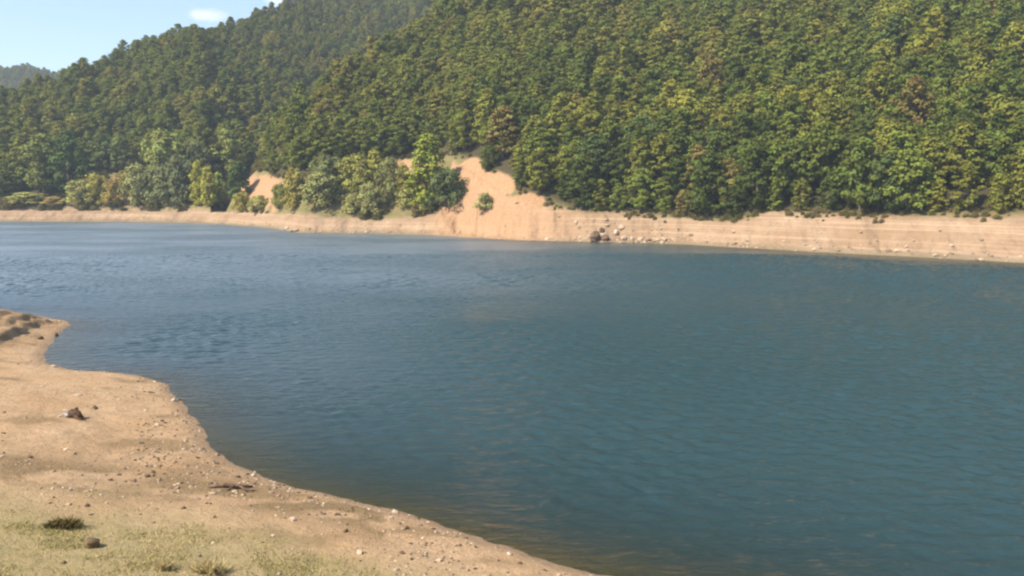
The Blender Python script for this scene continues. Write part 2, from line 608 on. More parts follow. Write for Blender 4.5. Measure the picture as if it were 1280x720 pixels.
slide = sstep(530, 562, ppx) * sstep(760, 640, ppx) * (DD < H1 + 3)
scar_amt = np.clip(scar * 0.9 + 0.75 * slide, 0, 1)
bare = np.clip(np.maximum(bare, scar), 0, 1)
scrub = sstep(1.5, -1.5, DD - FE)
hill_obj = link("hillside", mesh_grid("hillside", XX, DD, ZZ, {"bare": bare, "scar": scar_amt, "scrub": scrub}), M_HILL)
kind(hill_obj, "structure")

# ------------------------------------------------------------------ near side
NEAR_PX = [(-60, 386), (0, 389), (30, 393), (60, 397), (84, 402), (88, 405), (80, 412), (68, 422), (58, 434), (50, 447), (56, 455), (90, 461), (140, 466), (180, 471), (207, 482), (228, 500),
           (240, 520), (254, 545), (275, 566), (300, 585), (330, 598), (360, 608), (400, 617), (460, 631), (510, 648), (560, 665), (610, 681), (660, 696), (710, 709), (760, 721), (900, 752)]
near_line = [(-260.0, 74.0), (-90, 70)] + [tuple(at_z(px, py)[:2]) for px, py in NEAR_PX] + [(14, 12), (40, 4), (120, -14), (260, -20)]
NL = np.array(near_line)
poly = np.concatenate([NL, [[260, -400], [-260, -400]]])


def inside_dist(x, y):
    """signed distance to the near waterline, positive on land"""
    sh = x.shape
    x = x.ravel(); y = y.ravel()
    best = np.full(x.shape, 1e9)
    for (ax, ay), (bx, by) in zip(NL[:-1], NL[1:]):
        ex, ey = bx - ax, by - ay
        u = np.clip(((x - ax) * ex + (y - ay) * ey) / (ex * ex + ey * ey), 0, 1)
        best = np.minimum(best, (x - ax - u * ex) ** 2 + (y - ay - u * ey) ** 2)
    ins = np.zeros(x.shape, bool)
    for (ax, ay), (bx, by) in zip(poly, np.roll(poly, -1, 0)):
        c = (ay > y) != (by > y)
        with np.errstate(divide='ignore', invalid='ignore'):
            xi = ax + (y - ay) * (bx - ax) / (by - ay if by != ay else 1e-9)
        ins ^= c & (x < xi)
    return np.where(ins, np.sqrt(best), -np.sqrt(best)).reshape(sh)


SPIT = at_z(22, 425)


def shore(x, y):
    s = inside_dist(x, y) + 0.30 * fbm(x / 2.6, y / 2.6, 51, 4) + 0.13 * fbm(x / 0.7, y / 0.7, 54, 3)
    land = 0.095 * s + 0.16 * (1 - np.exp(-np.maximum(s, 0) / 0.7)) + 0.0006 * np.clip(s, 0, 40) ** 2
    land = land + 0.10 * fbm(x / 4.0, y / 4.0, 52, 4) * sstep(0, 3, s) + 0.034 * fbm(x / 0.55, y / 0.55, 53, 3) * sstep(0, 1, s)
    # worn ledges on the little point
    sp = np.exp(-(((x - SPIT[0] + 3) / 7.0) ** 2 + ((y - SPIT[1] + 0.5) / 4.5) ** 2))
    land = land + 0.25 * sp * sstep(0.2, 2.5, s)
    win = sstep(43.5, 46.5, y) * sstep(56, 52, y) * sstep(-36, -31, x) * sstep(0.1, 0.8, s)
    q = (x + 27.2) + 0.17 * (y - 49) + 0.65 * fbm(x / 1.5, y / 1.5, 57, 4)
    for o, hgt in ((-2.6, 0.16), (-1.75, 0.24), (-1.1, 0.30), (-0.45, 0.36)):
        land = land + win * hgt * sstep(0.13, -0.13, q - o) * sstep(-0.5, 0.1, fbm(y / 2.5 + o * 3, x * 0 + 1.0, 58, 2))
    r = np.hypot(x + 1.0, y + 1.0)
    knoll = 7.35 - 0.45 * np.maximum(r - 2.2, 0) - 0.1 * np.maximum(-y, 0) * 0
    land = smax(land, knoll, 0.8)
    bed = np.maximum(0.16 * s - 0.02 * s * s * (s > -4) * 0 , -6.0)
    return np.where(s < 0, bed, land), s


xs = np.concatenate([np.linspace(-240, -36, 70), np.linspace(-35.8, 12, 400), np.linspace(12.6, 240, 80)])
ys = np.concatenate([np.linspace(-70, 5, 40), np.linspace(5.2, 26, 190), np.linspace(26.15, 64, 230), np.linspace(64.8, 79, 16)])
SX, SY = np.meshgrid(xs, ys)
SZ, SS = shore(SX, SY)
qx, qy, qw = project(SX, SY, SZ)
front = qw > 3
gl_line = np.interp(qx, [0, 120, 200, 300, 430, 580], [606, 622, 636, 656, 686, 740])
turf = 0.92 * sstep(-28, 42, qy - gl_line + 42 * fbm(SX / 2.2, SY / 2.2, 61, 4)) * 0.92
turf = np.where(front, turf, 1.0)
turf = np.where(SS < 1.5, 0, turf)
lt_line = np.interp(qx, [0, 120, 250, 420, 520], [582, 600, 612, 634, 672])
litter_and_streaks = 1.5 * np.exp(-((qy - lt_line) / 19) ** 2) * sstep(-0.35, 0.25, fbm(SX / 1.6, SY / 0.8, 62, 4)) * (qx < 480)
litter_and_streaks = np.maximum(litter_and_streaks, 0.75 * sstep(0.08, 0.45, fbm(SX / 2.4, SY / 1.2, 63, 5)))
litter_and_streaks = np.maximum(litter_and_streaks, 0.8 * sstep(-36, -31, SX) * sstep(-25.8, -27, SX + 0.17 * (SY - 49)) * sstep(44, 46.5, SY) * sstep(54.5, 51, SY) * sstep(-0.3, 0.3, fbm(SX / 0.7, SY / 2.5, 64, 4)))  # darker brown streaks over the ledges, added for contrast
litter_and_streaks = np.clip(np.where(front & (SS > 0.6), litter_and_streaks, 0), 0, 1)
shore_obj = link("shore", mesh_grid("shore", SX, SY, SZ, {"turf": turf, "litter_and_streaks": litter_and_streaks * (1 - 0.6 * turf)}), M_SHORE)
kind(shore_obj, "structure")

# ------------------------------------------------------------------ the lake
wx = np.concatenate([np.linspace(-1.9, -0.72, 60), np.linspace(-0.7, 0.7, 1000), np.linspace(0.72, 1.9, 60)])
wy = np.concatenate([np.linspace(-30, 7.5, 20), np.linspace(8, 16, 40), np.arange(16.1, 62, 0.1), np.arange(62, 112, 0.13), np.linspace(112.5, 215, 170)])
WT, WD = np.meshgrid(wx, wy)
WX = np.where(WD > 8, WT * np.maximum(WD, 8), WT * 8)
WX = np.where(np.abs(WT) > 0.7, np.sign(WT) * (0.7 * np.maximum(WD, 8) + (np.abs(WT) - 0.7) * 240), WX)
hz = np.where(WD < 79, shore(WX, np.minimum(WD, 79))[0], hills(WX / np.maximum(WD, 60), np.maximum(WD, 79))[0])
depth = np.maximum(-hz, 0)
murk = 1 - np.exp(-depth * 1.9)
murk = 0.12 + 0.88 * murk
far_d = np.interp(WX / np.maximum(WD, 8), T0, D0) - WD
rng = np.random.default_rng(313)
WZ = np.zeros_like(WX)
for q in range(46):                                   # wind chop: many short wave trains
    lam = 0.36 * (1.6 / 0.36) ** (rng.uniform() ** 1.2)
    th = R(80) + rng.normal(0, 0.62)                  # running mostly away from the camera
    kx_, ky_ = 2 * math.pi / lam * math.cos(th), 2 * math.pi / lam * math.sin(th)
    amp = 0.0050 * lam ** 0.9
    WZ = WZ + amp * np.sin(kx_ * WX + ky_ * WD + rng.uniform(0, 6.28))
gust = 0.45 + 0.75 * sstep(-0.35, 0.4, fbm(WX / 9.0, WD / 16.0, 314, 3))
WZ = WZ * gust * (1 + 0.7 * sstep(50, 80, WD) * sstep(0, 30, WX)) * sstep(0.05, 0.9, depth) * sstep(112, 106, WD) * (WD > 14) * (np.abs(WT) < 0.7)
chop = 0.11 + 0.28 * np.maximum(sstep(30, 85, WD), 0.75 * sstep(14, 40, WD) * sstep(12, -10, WX)) * (0.15 + 0.85 * sstep(38, -15, WX))
lee = sstep(60, 85, WD) * 0
print("wave slope rms", np.sqrt(np.mean((np.diff(WZ, axis=0)[200:500, 200:900] / 0.1) ** 2)))
lake = link("lake_water", mesh_grid("lake_water", WX, WD, WZ, {"murk": murk, "chop": chop, "lee": lee}), M_WATER)
kind(lake, "structure")


# ------------------------------------------------------------------ foliage meshes
def leaf_quads(P, N, size, rng):
    n = len(P)
    N = N / np.maximum(np.linalg.norm(N, axis=1, keepdims=True), 1e-6)
    a = rng.normal(size=(n, 3))
    T = np.cross(N, a); T /= np.maximum(np.linalg.norm(T, axis=1, keepdims=True), 1e-6)
    B = np.cross(N, T)
    s = size * rng.uniform(0.65, 1.3, (n, 1))
    w = s * rng.uniform(0.55, 0.9, (n, 1))
    v = np.stack([P - T * s, P - B * w + N * s * 0.15, P + T * s, P + B * w + N * s * 0.15], 1)
    return v.reshape(-1, 3)


def crown_mesh(name, seed, h, r, z0, shape="oak", clumps=48, per=62, leaf=0.2, flat=0.7, csize=(0.22, 0.36)):
    """foliage from z0 to h, widest radius r"""
    rng = np.random.default_rng(seed)
    Vs, cl = [], []
    H = h - z0
    ga = rng.uniform(0, 7)
    for i in range(clumps):
        u = (i + rng.uniform(0, 1)) / clumps
        if shape == "oak":
            rad = (1 - abs(2 * u - 0.85) ** 2.6 / 1.6) * (1.0 if u < 0.8 else 0.95)
        elif shape == "dome":
            rad = math.sqrt(max(0.02, 1 - (u * 0.97) ** 2.2))
        elif shape == "cone":
            rad = (1 - u) ** 0.75 * min(1, 0.5 + u * 4)
        else:  # column
            rad = min(1, 0.55 + u * 2.4) * min(1, (1 - u) * 2.6 + 0.15)
        rad = max(rad, 0.08) * r
        ga += 2.39996 + rng.uniform(-0.5, 0.5)
        rr = rad * (rng.uniform(0.45, 1.0) if i % 4 else rng.uniform(0.05, 0.5)) * rng.uniform(0.85, 1.12)
        c = np.array([math.cos(ga) * rr, math.sin(ga) * rr, z0 + u * H * 0.93 + 0.04 * H])
        cr = r * rng.uniform(*csize)
        n = int(per * rng.uniform(0.75, 1.25))
        D = rng.normal(size=(n, 3)); D /= np.linalg.norm(D, axis=1, keepdims=True)
        D[:, 2] = np.abs(D[:, 2]) * np.where(rng.uniform(size=n) < 0.75, 1, -1)
        P = c + D * cr * rng.uniform(0.35, 1.05, (n, 1)) * np.array([1.15, 1.15, flat])
        out = c - np.array([0, 0, z0 + H * 0.4]); out /= max(np.linalg.norm(out), 1e-3)
        N = D * 0.75 + out * 0.35 + np.array([0, 0, 0.35]) + rng.normal(size=(n, 3)) * 0.38
        Vs.append(leaf_quads(P, N, leaf, rng))
        cl.append(np.full(n, np.clip(rng.normal(0.5, 0.22), 0, 1)) + rng.uniform(-0.12, 0.12, n))
    V = np.concatenate(Vs)
    V[:, 2] = np.maximum(V[:, 2], 0.02)
    f = np.arange(len(V)).reshape(-1, 4)
    return mesh_poly(name, V, f, {"clump": np.concatenate(cl)})


def tube(path, radii, n=7):
    """verts and quad faces of a tapered tube"""
    path = [np.asarray(p, float) for p in path]
    V, Fc = [], []
    for i, p in enumerate(path):
        d = path[min(i + 1, len(path) - 1)] - path[max(i - 1, 0)]
        d /= np.linalg.norm(d)
        a = np.cross(d, [0.31, 0.83, 0.46]); a /= np.linalg.norm(a)
        b = np.cross(d, a)
        for j in range(n):
            an = 2 * math.pi * j / n
            V.append(p + radii[i] * (a * math.cos(an) + b * math.sin(an)))
    for i in range(len(path) - 1):
        for j in range(n):
            k = (j + 1) % n
            Fc.append((i * n + j, i * n + k, (i + 1) * n + k, (i + 1) * n + j))
    base = len(V); V.append(path[-1])
    for j in range(n):
        k = (j + 1) % n
        Fc.append(((len(path) - 1) * n + j, (len(path) - 1) * n + k, base, base))
    base = len(V); V.append(path[0])
    for j in range(n):
        Fc.append(((j + 1) % n, j, base, base))
    return V, Fc


def tubes_mesh(name, specs, n=7):
    verts, faces = [], []
    for path, radii in specs:
        V, Fc = tube(path, radii, n)
        o = len(verts)
        verts += list(V)
        faces += [tuple(dict.fromkeys(i + o for i in f)) for f in Fc]
    me = bpy.data.meshes.new(name)
    me.from_pydata([tuple(map(float, v)) for v in verts], [], faces)
    me.update()
    for p in me.polygons:
        p.use_smooth = True
    return me


def trunk_mesh(name, seed, h, r0, spread):
    rng = np.random.default_rng(seed)
    top = np.array([rng.uniform(-.3, .3), rng.uniform(-.3, .3), h * 0.85])
    mid = np.array([rng.uniform(-.25, .25), rng.uniform(-.25, .25), h * 0.4])
    specs = [([(0, 0, -0.6), (0, 0, 0.05 * h), mid, top], [r0 * 1.3, r0, r0 * 0.65, r0 * 0.15])]
    for i in range(5):
        a = i * 2.4 + rng.uniform(0, 1)
        z = h * rng.uniform(0.18, 0.55)
        b = mid * min(1, z / (0.4 * h))
        b = np.array([b[0], b[1], z])
        e = b + np.array([math.cos(a) * spread, math.sin(a) * spread, h * rng.uniform(0.12, 0.28)])
        specs.append(([b, (b + e) / 2 + np.array([0, 0, 0.04 * h]), e], [r0 * 0.45, r0 * 0.3, r0 * 0.08]))
    return tubes_mesh(name, specs, 6)


OAK = []
for i in range(7):
    h = [9.0, 9.6, 8.4, 10.0, 9.2, 8.8, 10.4][i]
    r = [3.3, 3.0, 3.5, 2.9, 3.2, 3.6, 2.7][i]
    OAK.append((crown_mesh("oak_crown", 100 + i, h, r, 0.8, "oak", 56, 58, 0.23, 0.62, (0.18, 0.31)), trunk_mesh("oak_trunk", 200 + i, h, 0.24, r * 0.6), h, r))
DOME = []
for i in range(4):
    DOME.append((crown_mesh("dome_crown", 300 + i, 4.0, 2.6, 0.1, "dome", 46, 70, 0.15, 0.8, (0.2, 0.34)), trunk_mesh("dome_trunk", 320 + i, 3.6, 0.13, 1.2), 4.0, 2.6))
CONE = [(crown_mesh("cone_crown", 400, 10.0, 2.9, 0.3, "cone", 60, 64, 0.2, 0.75, (0.2, 0.32)), trunk_mesh("cone_trunk", 410, 9.5, 0.2, 1.3), 10.0, 2.9)]
POP = []
for i in range(2):
    POP.append((crown_mesh("column_crown", 500 + i, 7.0, 1.5, 0.2, "column", 44, 56, 0.16, 0.95, (0.3, 0.5)), trunk_mesh("column_trunk", 510 + i, 6.5, 0.12, 0.6), 7.0, 1.5))

TONES = {
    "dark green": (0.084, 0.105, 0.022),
    "deep green": (0.116, 0.140, 0.028),
    "mid green": (0.151, 0.174, 0.031),
    "olive green": (0.202, 0.200, 0.035),
    "yellowish green": (0.253, 0.238, 0.037),
    "bluish green": (0.102, 0.133, 0.040),
    "brownish green": (0.226, 0.178, 0.050),
}


def plant(name, proto, loc, w, h, tone, rz=None, sink=0.15):
    """a tree or bush: Empty at the base, trunk and crown below it"""
    cm, tm, ph, pr = proto
    e = bpy.data.objects.new(name, None)
    e.empty_display_size = 0.5
    COL.objects.link(e)
    e.location = (loc[0], loc[1], loc[2] - sink)
    e.rotation_euler = (0, 0, random.uniform(0, 6.28) if rz is None else rz)
    e.scale = (w / (2 * pr), w / (2 * pr), h / ph)
    c = link("crown", cm, M_LEAF, e)
    c.color = (*tone, 1)
    link("trunk", tm, M_BARK, e)
    return e


# ------------------------------------------------------------------ plants of the open ground on the far bank
SOLO = []


def bush(px, py, wpx, hpx, protos, tone, name, label, cat, idx=0):
    x, y, z = hill_hit(px, py)
    s = math.hypot(y, 0) / F
    w, h = wpx * s * 1.22, hpx * s * 1.12
    tone = (min(tone[0] * 3.3, 0.38), min(tone[1] * 2.8, 0.36), tone[2] * 1.9)
    o = plant(name, protos[idx % len(protos)], (x, y + w * 0.25, hills(np.array([x / y]), np.array([y + w * 0.25]))[0][0]), w, h, tone)
    tag(o, label, cat)
    SOLO.append((x, y + w * 0.25, w / 2))
    return o


GREY = (0.085, 0.098, 0.052)
DGREY = (0.058, 0.072, 0.040)
TAN = (0.17, 0.135, 0.058)
OLV = (0.105, 0.105, 0.036)
YEL = (0.145, 0.150, 0.030)
GRN = (0.060, 0.085, 0.026)
DRK = (0.028, 0.048, 0.020)
B = [
    (48, 250, 52, 66, OAK, (0.050, 0.064, 0.024), "tree", "big round dark green tree at the far left forest edge above low brown scrub", "tree", 2),
    (82, 252, 40, 74, OAK, DRK, "tree", "very dark tree beside the big round one at the left forest edge", "tree", 0),
    (88, 236, 26, 34, DOME, GRN, "bush", "small green bush where the dark left trees meet the dry scrub", "bush", 1),
    (124, 218, 26, 42, OAK, (0.050, 0.072, 0.034), "tree", "upright grey green tree behind the dry scrub, left of a pair", "tree", 1),
    (148, 218, 24, 40, OAK, (0.058, 0.078, 0.036), "tree", "upright grey green tree behind the dry scrub, right of a pair", "tree", 4),
    (28, 262, 46, 12, DOME, TAN, "bush", "low brownish bush just above the far left beach", "bush", 0),
    (64, 262, 30, 9, DOME, (0.12, 0.10, 0.045), "bush", "flat dry bush between two brownish bushes on the left beach", "bush", 2),
    (98, 262, 36, 26, DOME, TAN, "bush", "dry tan bush at the foot of the orange brown slope", "bush", 3),
    (120, 262, 28, 32, DOME, OLV, "bush", "olive rounded bush in front of the orange brown slope", "bush", 1),
    (140, 261, 22, 30, DOME, (0.13, 0.10, 0.04), "bush", "brown bush against the orange slope, beside the pale willow", "bush", 2),
    (110, 248, 44, 24, DOME, (0.14, 0.115, 0.045), "bush", "brownish bush on the upper part of the dry slope", "bush", 0),
    (155, 248, 24, 26, DOME, OLV, "bush", "olive bush wedged between the orange slope and the pale willow", "bush", 3),
    (170, 264, 36, 46, DOME, GREY, "willow", "pale grey green willow with dark gap at its foot", "willow", 0),
    (203, 240, 52, 58, DOME, (0.078, 0.098, 0.038), "willow", "tall round topped willow rising behind the two grey willows", "willow", 1),
    (200, 264, 40, 42, DOME, DGREY, "willow", "dull grey willow in the middle of the left bank", "willow", 2),
    (224, 264, 42, 52, DOME, (0.048, 0.062, 0.038), "willow", "darkest grey willow, next to the yellow green poplars", "willow", 3),
    (241, 222, 30, 36, DOME, DGREY, "willow", "grey willow set back on the slope above the yellow green poplars", "willow", 1),
    (247, 264, 17, 50, POP, YEL, "poplar", "yellow green narrow poplar beside the darkest grey willow", "poplar", 0),
    (259, 264, 16, 45, POP, (0.120, 0.135, 0.032), "poplar", "yellow green narrow poplar in the middle of three", "poplar", 1),
    (273, 264, 16, 40, POP, (0.075, 0.105, 0.030), "poplar", "greener narrow poplar at the end of three", "poplar", 0),
    (278, 232, 44, 56, OAK, (0.078, 0.096, 0.032), "tree", "broad olive tree above the three narrow poplars", "tree", 5),
    (297, 262, 26, 50, OAK, DRK, "tree", "dark tree between the poplars and the orange scar", "tree", 3),
    (301, 266, 22, 22, DOME, OLV, "bush", "olive bush at the left foot of the orange scar", "bush", 0),
    (322, 268, 24, 18, DOME, TAN, "bush", "tan bush in front of the orange scar", "bush", 1),
    (350, 266, 22, 28, DOME, (0.070, 0.085, 0.030), "bush", "green bush at the right foot of the orange scar", "bush", 2),
    (368, 268, 30, 44, DOME, OLV, "bush", "tall olive bush right of the orange scar", "bush", 3),
    (398, 266, 48, 36, DOME, GREY, "bush", "wide greyish bush overhanging a dark hollow in the bank", "bush", 0),
    (408, 244, 42, 36, DOME, DGREY, "bush", "grey green bush behind the wide greyish bush", "bush", 1),
    (444, 250, 44, 42, DOME, (0.092, 0.102, 0.034), "bush", "olive bush in the middle of the bushy point", "bush", 2),
    (467, 246, 36, 46, CONE, (0.125, 0.125, 0.036), "tree", "pointed yellow olive tree standing out of the bushy point", "tree", 0),
    (440, 272, 24, 22, DOME, (0.15, 0.125, 0.06), "bush", "small pale bush low on the bank of the bushy point", "bush", 3),
    (461, 274, 32, 34, DOME, (0.092, 0.105, 0.055), "bush", "grey green bush reaching lowest towards the water on the point", "bush", 0),
    (486, 262, 34, 50, DOME, (0.066, 0.076, 0.038), "bush", "large dull bush over the long dark hollow of the point", "bush", 1),
    (503, 256, 26, 40, DOME, OLV, "bush", "olive bush below the upper orange patch", "bush", 2),
    (510, 264, 30, 22, DOME, TAN, "bush", "tan bush at the left foot of the bright conical tree", "bush", 3),
    (534, 268, 58, 82, CONE, (0.082, 0.106, 0.024), "tree", "bright yellow green conical tree at the left edge of the landslip", "tree", 0),
    (560, 268, 44, 40, DOME, (0.036, 0.052, 0.026), "bush", "dark bushy tree in the shade of the bright conical tree", "bush", 1),
    (528, 268, 26, 20, DOME, (0.09, 0.11, 0.03), "bush", "low green bush under the bright conical tree", "bush", 0),
    (606, 270, 22, 18, DOME, (0.20, 0.145, 0.07), "bush", "lone tan bush on the bare face of the landslip", "bush", 2),
]
for b in B:
    bush(*b)

# ------------------------------------------------------------------ the wood
def scatter(x0, x1, y0, y1, step, seed):
    """jittered grid, offset rows"""
    rng = np.random.default_rng(seed)
    gx, gy = np.meshgrid(np.arange(x0, x1, step), np.arange(y0, y1, step * 0.88))
    gx = gx + (np.arange(gx.shape[0])[:, None] % 2) * step / 2
    gx = gx + rng.uniform(-0.36, 0.36, gx.shape) * step
    gy = gy + rng.uniform(-0.36, 0.36, gy.shape) * step
    return gx.ravel(), gy.ravel()


ax, ay = scatter(-420, 330, 95, 700, 3.7, 5)
fr_t, fr_d = [], []                     # a front row right along the edge of the wood
tq = -1.1
while tq < 1.1:
    dq = float(np.interp(tq, TF, DF))
    fr_t.append(tq); fr_d.append(dq + 0.2 + abs(random.gauss(0, 0.6)))
    tq += random.uniform(2.3, 4.0) / dq
ax = np.concatenate([ax, np.array(fr_t) * np.array(fr_d)]); ay = np.concatenate([ay, fr_d])
front = np.zeros(len(ax), bool); front[-len(fr_d):] = True
at_ = ax / ay
keep = np.abs(at_) < 1.15
ax, ay, at_, front = ax[keep], ay[keep], at_[keep], front[keep]
az, a0, a1, az1 = hills(at_, ay)
edge = np.interp(at_, TF, DF)
apx, apy, _ = project(ax, ay, az)
ok = front | (ay > edge + 2.2)
for sx, sy, rx, ry in SCARS:
    ok &= ~((((apx - sx) / rx) ** 2 + ((apy - sy) / ry) ** 2 < 1) & (ay < 235))
for bx, by, br in SOLO:
    ok &= np.hypot(ax - bx, ay - by) > br * 0.75 + 1.0
ax, ay, at_, az, edge, apx, apy, front = (q[ok] for q in (ax, ay, at_, az, edge, apx, apy, front))
# the nearest trees the camera can see: crown tops not hidden behind nearer ground
top_e = (az + 7 - EYE) / ay


def seen(i):
    ds = np.linspace(95, ay[i] - 6, 60)
    return np.max((hills(np.full(60, at_[i]), ds)[0] + 4.0 - EYE) / ds) <= top_e[i]


inframe = (apx > -15) & (apx < 1295) & (apy > -5)
pick = []
for i in np.argsort(ay):
    if inframe[i] and seen(i):
        pick.append(i)
        if len(pick) == 285:
            break
picked = np.zeros(len(ax), bool); picked[pick] = True

ORD = ["first", "second", "third", "fourth", "fifth", "sixth", "seventh", "eighth", "ninth", "tenth", "eleventh", "twelfth", "thirteenth", "fourteenth", "fifteenth"]
MARKS = [(-100, 110, "behind the far left scrub"), (110, 300, "behind the willows"), (300, 400, "above the orange scar"), (400, 545, "behind the bushy point"),
         (545, 640, "above the landslip"), (640, 725, "beside the landslip"), (725, 800, "above the rock fall"), (800, 880, "past the rock fall"),
         (880, 960, "above the shaded notch"), (960, 1040, "right of the shaded notch"), (1040, 1120, "above the banded bank"),
         (1120, 1200, "near the right edge"), (1200, 1400, "at the right edge")]
cells = {}
for i in pick:
    tier = 0 if front[i] else min(1 + int((ay[i] - edge[i] - 2.2) / 3.4), 14)
    mk = next(m[2] for m in MARKS if m[0] <= apx[i] < m[1])
    cells.setdefault((tier, mk), []).append(i)
GROUP = "broadleaf trees of the hillside wood"
tn = list(TONES)
for (tier, mk), ids in cells.items():
    ids.sort(key=lambda i: apx[i])
    tones = []
    for i in ids:
        nz = 0.5 + 0.5 * fbm(np.array([ax[i] / 9]), np.array([ay[i] / 9]), 71, 2)[0] + random.uniform(-0.28, 0.28)
        rnd = random.random()
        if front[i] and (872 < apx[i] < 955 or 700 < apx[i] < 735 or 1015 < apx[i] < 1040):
            tones.append("dark green")  # shaded pockets along the edge put into a darker leaf colour
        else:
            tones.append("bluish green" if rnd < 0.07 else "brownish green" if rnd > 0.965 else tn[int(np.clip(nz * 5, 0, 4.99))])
    for n, (i, tone) in enumerate(zip(ids, tones)):
        proto = OAK[random.randrange(len(OAK))]
        k = random.choice((random.uniform(0.45, 0.7), random.uniform(0.75, 1.08))) if front[i] else random.uniform(0.66, 1.02)
        if front[i]:
            az[i] -= 0.5
        tall = proto[2] * k * random.uniform(0.92, 1.1)
        j = random.uniform(0.85, 1.15)
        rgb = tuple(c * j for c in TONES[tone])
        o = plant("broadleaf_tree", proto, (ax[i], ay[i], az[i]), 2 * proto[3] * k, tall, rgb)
        row = "in the front row" if tier == 0 else f"{ORD[tier]} tier of wood"
        same = [q for q in range(len(ids)) if tones[q] == tone]
        if len(same) == 1:
            lab = f"only {tone} tree {row} {mk}" if len(ids) > 1 else f"{tone} tree {row} {mk}"
        else:
            p = same.index(n)
            lab = f"{tone} tree {row} {mk}, {ORD[p]} such from left"
        tag(o, lab, "tree", GROUP)
LABEL_WATCH = None

# the rest of the wood reads as one mass
rest = ~picked
rng = np.random.default_rng(99)
pts = np.stack([ax[rest], ay[rest], az[rest] - 0.2], -1)
wood_me = bpy.data.meshes.new("forest")
wood_me.vertices.add(len(pts)); wood_me.vertices.foreach_set("co", pts.astype(np.float32).ravel())
n = len(pts)
a = wood_me.attributes.new("variant", 'INT', 'POINT'); a.data.foreach_set("value", rng.integers(0, len(OAK), n).astype(np.int32))
a = wood_me.attributes.new("turn", 'FLOAT_VECTOR', 'POINT')
tv = np.zeros((n, 3)); tv[:, 2] = rng.uniform(0, 6.28, n); a.data.foreach_set("vector", tv.astype(np.float32).ravel())
a = wood_me.attributes.new("size", 'FLOAT_VECTOR', 'POINT')
kx = (0.58 + 0.42 * rng.beta(1.6, 2.0, n)) * (1 - 0.18 * sstep(240, 300, pts[:, 1])); a.data.foreach_set("vector", np.stack([kx, kx, kx * rng.uniform(0.8, 1.12, n)], -1).astype(np.float32).ravel())
wood = link("forest", wood_me)
kind(wood, "stuff", "dense green broadleaf forest covering the upper slopes of all the hills", "forest")
g = bpy.data.node_groups.new("forest_crowns", 'GeometryNodeTree')
g.interface.new_socket("Geometry", in_out='INPUT', socket_type='NodeSocketGeometry')
g.interface.new_socket("Geometry", in_out='OUTPUT', socket_type='NodeSocketGeometry')
gi = g.nodes.new("NodeGroupInput"); go = g.nodes.new("NodeGroupOutput")
join = g.nodes.new("GeometryNodeJoinGeometry")
crown_of = {}
for o in bpy.data.objects:
    if o.type == 'MESH' and o.data.name not in crown_of:
        crown_of[o.data.name] = o
for proto in OAK:
    inf = g.nodes.new("GeometryNodeObjectInfo")
    inf.transform_space = 'ORIGINAL'
    inf.inputs["Object"].default_value = crown_of[proto[0].name]
    sm = g.nodes.new("GeometryNodeSetMaterial"); sm.inputs["Material"].default_value = M_WOOD
    g.links.new(inf.outputs["Geometry"], sm.inputs["Geometry"])
    ti = g.nodes.new("GeometryNodeGeometryToInstance")
    g.links.new(sm.outputs["Geometry"], ti.inputs[0])
    g.links.new(ti.outputs[0], join.inputs[0])


def named(nm, typ):
    q = g.nodes.new("GeometryNodeInputNamedAttribute"); q.data_type = typ
    q.inputs["Name"].default_value = nm
    return q.outputs["Attribute"]


iop = g.nodes.new("GeometryNodeInstanceOnPoints")
iop.inputs["Pick Instance"].default_value = True
g.links.new(gi.outputs[0], iop.inputs["Points"])
g.links.new(join.outputs[0], iop.inputs["Instance"])
g.links.new(named("variant", 'INT'), iop.inputs["Instance Index"])
e2r = g.nodes.new("FunctionNodeEulerToRotation")
g.links.new(named("turn", 'FLOAT_VECTOR'), e2r.inputs[0])
g.links.new(e2r.outputs[0], iop.inputs["Rotation"])
g.links.new(named("size", 'FLOAT_VECTOR'), iop.inputs["Scale"])
g.links.new(iop.outputs[0], go.inputs[0])
md = wood.modifiers.new("forest_crowns", 'NODES')
md.node_group = g
print("wood trees:", len(ax), "single:", len(pick), "mass:", n, "farthest single:", ay[pick[-1]])

# low growth along the lip of the bank and over the open scrub: nobody could count it
ug_x, ug_y, ug_s = [], [], []
rng = np.random.default_rng(55)
for q in range(3600):
    tq = rng.uniform(-0.95, 0.95)
    e_ = np.interp(tq, TF, DF)
    if rng.uniform() < 0.33:
        dq = e_ + rng.normal(-0.5, 0.7)
        sz_ = rng.uniform(0.07, 0.19)
    else:
        lo_ = np.interp(tq, T1, D1) - 0.6
        dq = rng.uniform(lo_, max(e_, lo_ + 0.5))
        sz_ = rng.uniform(0.14, 0.46)
        if tq > -0.075:
            continue
    ug_x.append(tq * dq); ug_y.append(dq); ug_s.append(sz_)
ug_x = np.array(ug_x); ug_y = np.array(ug_y); ug_s = np.array(ug_s)
ug_z = hills(ug_x / ug_y, ug_y)[0]
u_px, u_py, _ = project(ug_x, ug_y, ug_z)
ku = (fbm(ug_x / 5.0, ug_y / 5.0, 77, 3) > -0.18)
for sx, sy, rx, ry in SCARS:
    ku &= ~(((u_px - sx) / rx) ** 2 + ((u_py - sy) / ry) ** 2 < 0.9)
UG = np.stack([ug_x, ug_y, ug_z - 0.1], -1)[ku]
ug_s = ug_s[ku]
um = bpy.data.meshes.new("undergrowth")
um.vertices.add(len(UG)); um.vertices.foreach_set("co", UG.astype(np.float32).ravel())
n = len(UG)
a = um.attributes.new("variant", 'INT', 'POINT'); a.data.foreach_set("value", rng.integers(0, len(DOME), n).astype(np.int32))
a = um.attributes.new("turn", 'FLOAT_VECTOR', 'POINT')
tv = np.zeros((n, 3)); tv[:, 2] = rng.uniform(0, 6.28, n); a.data.foreach_set("vector", tv.astype(np.float32).ravel())
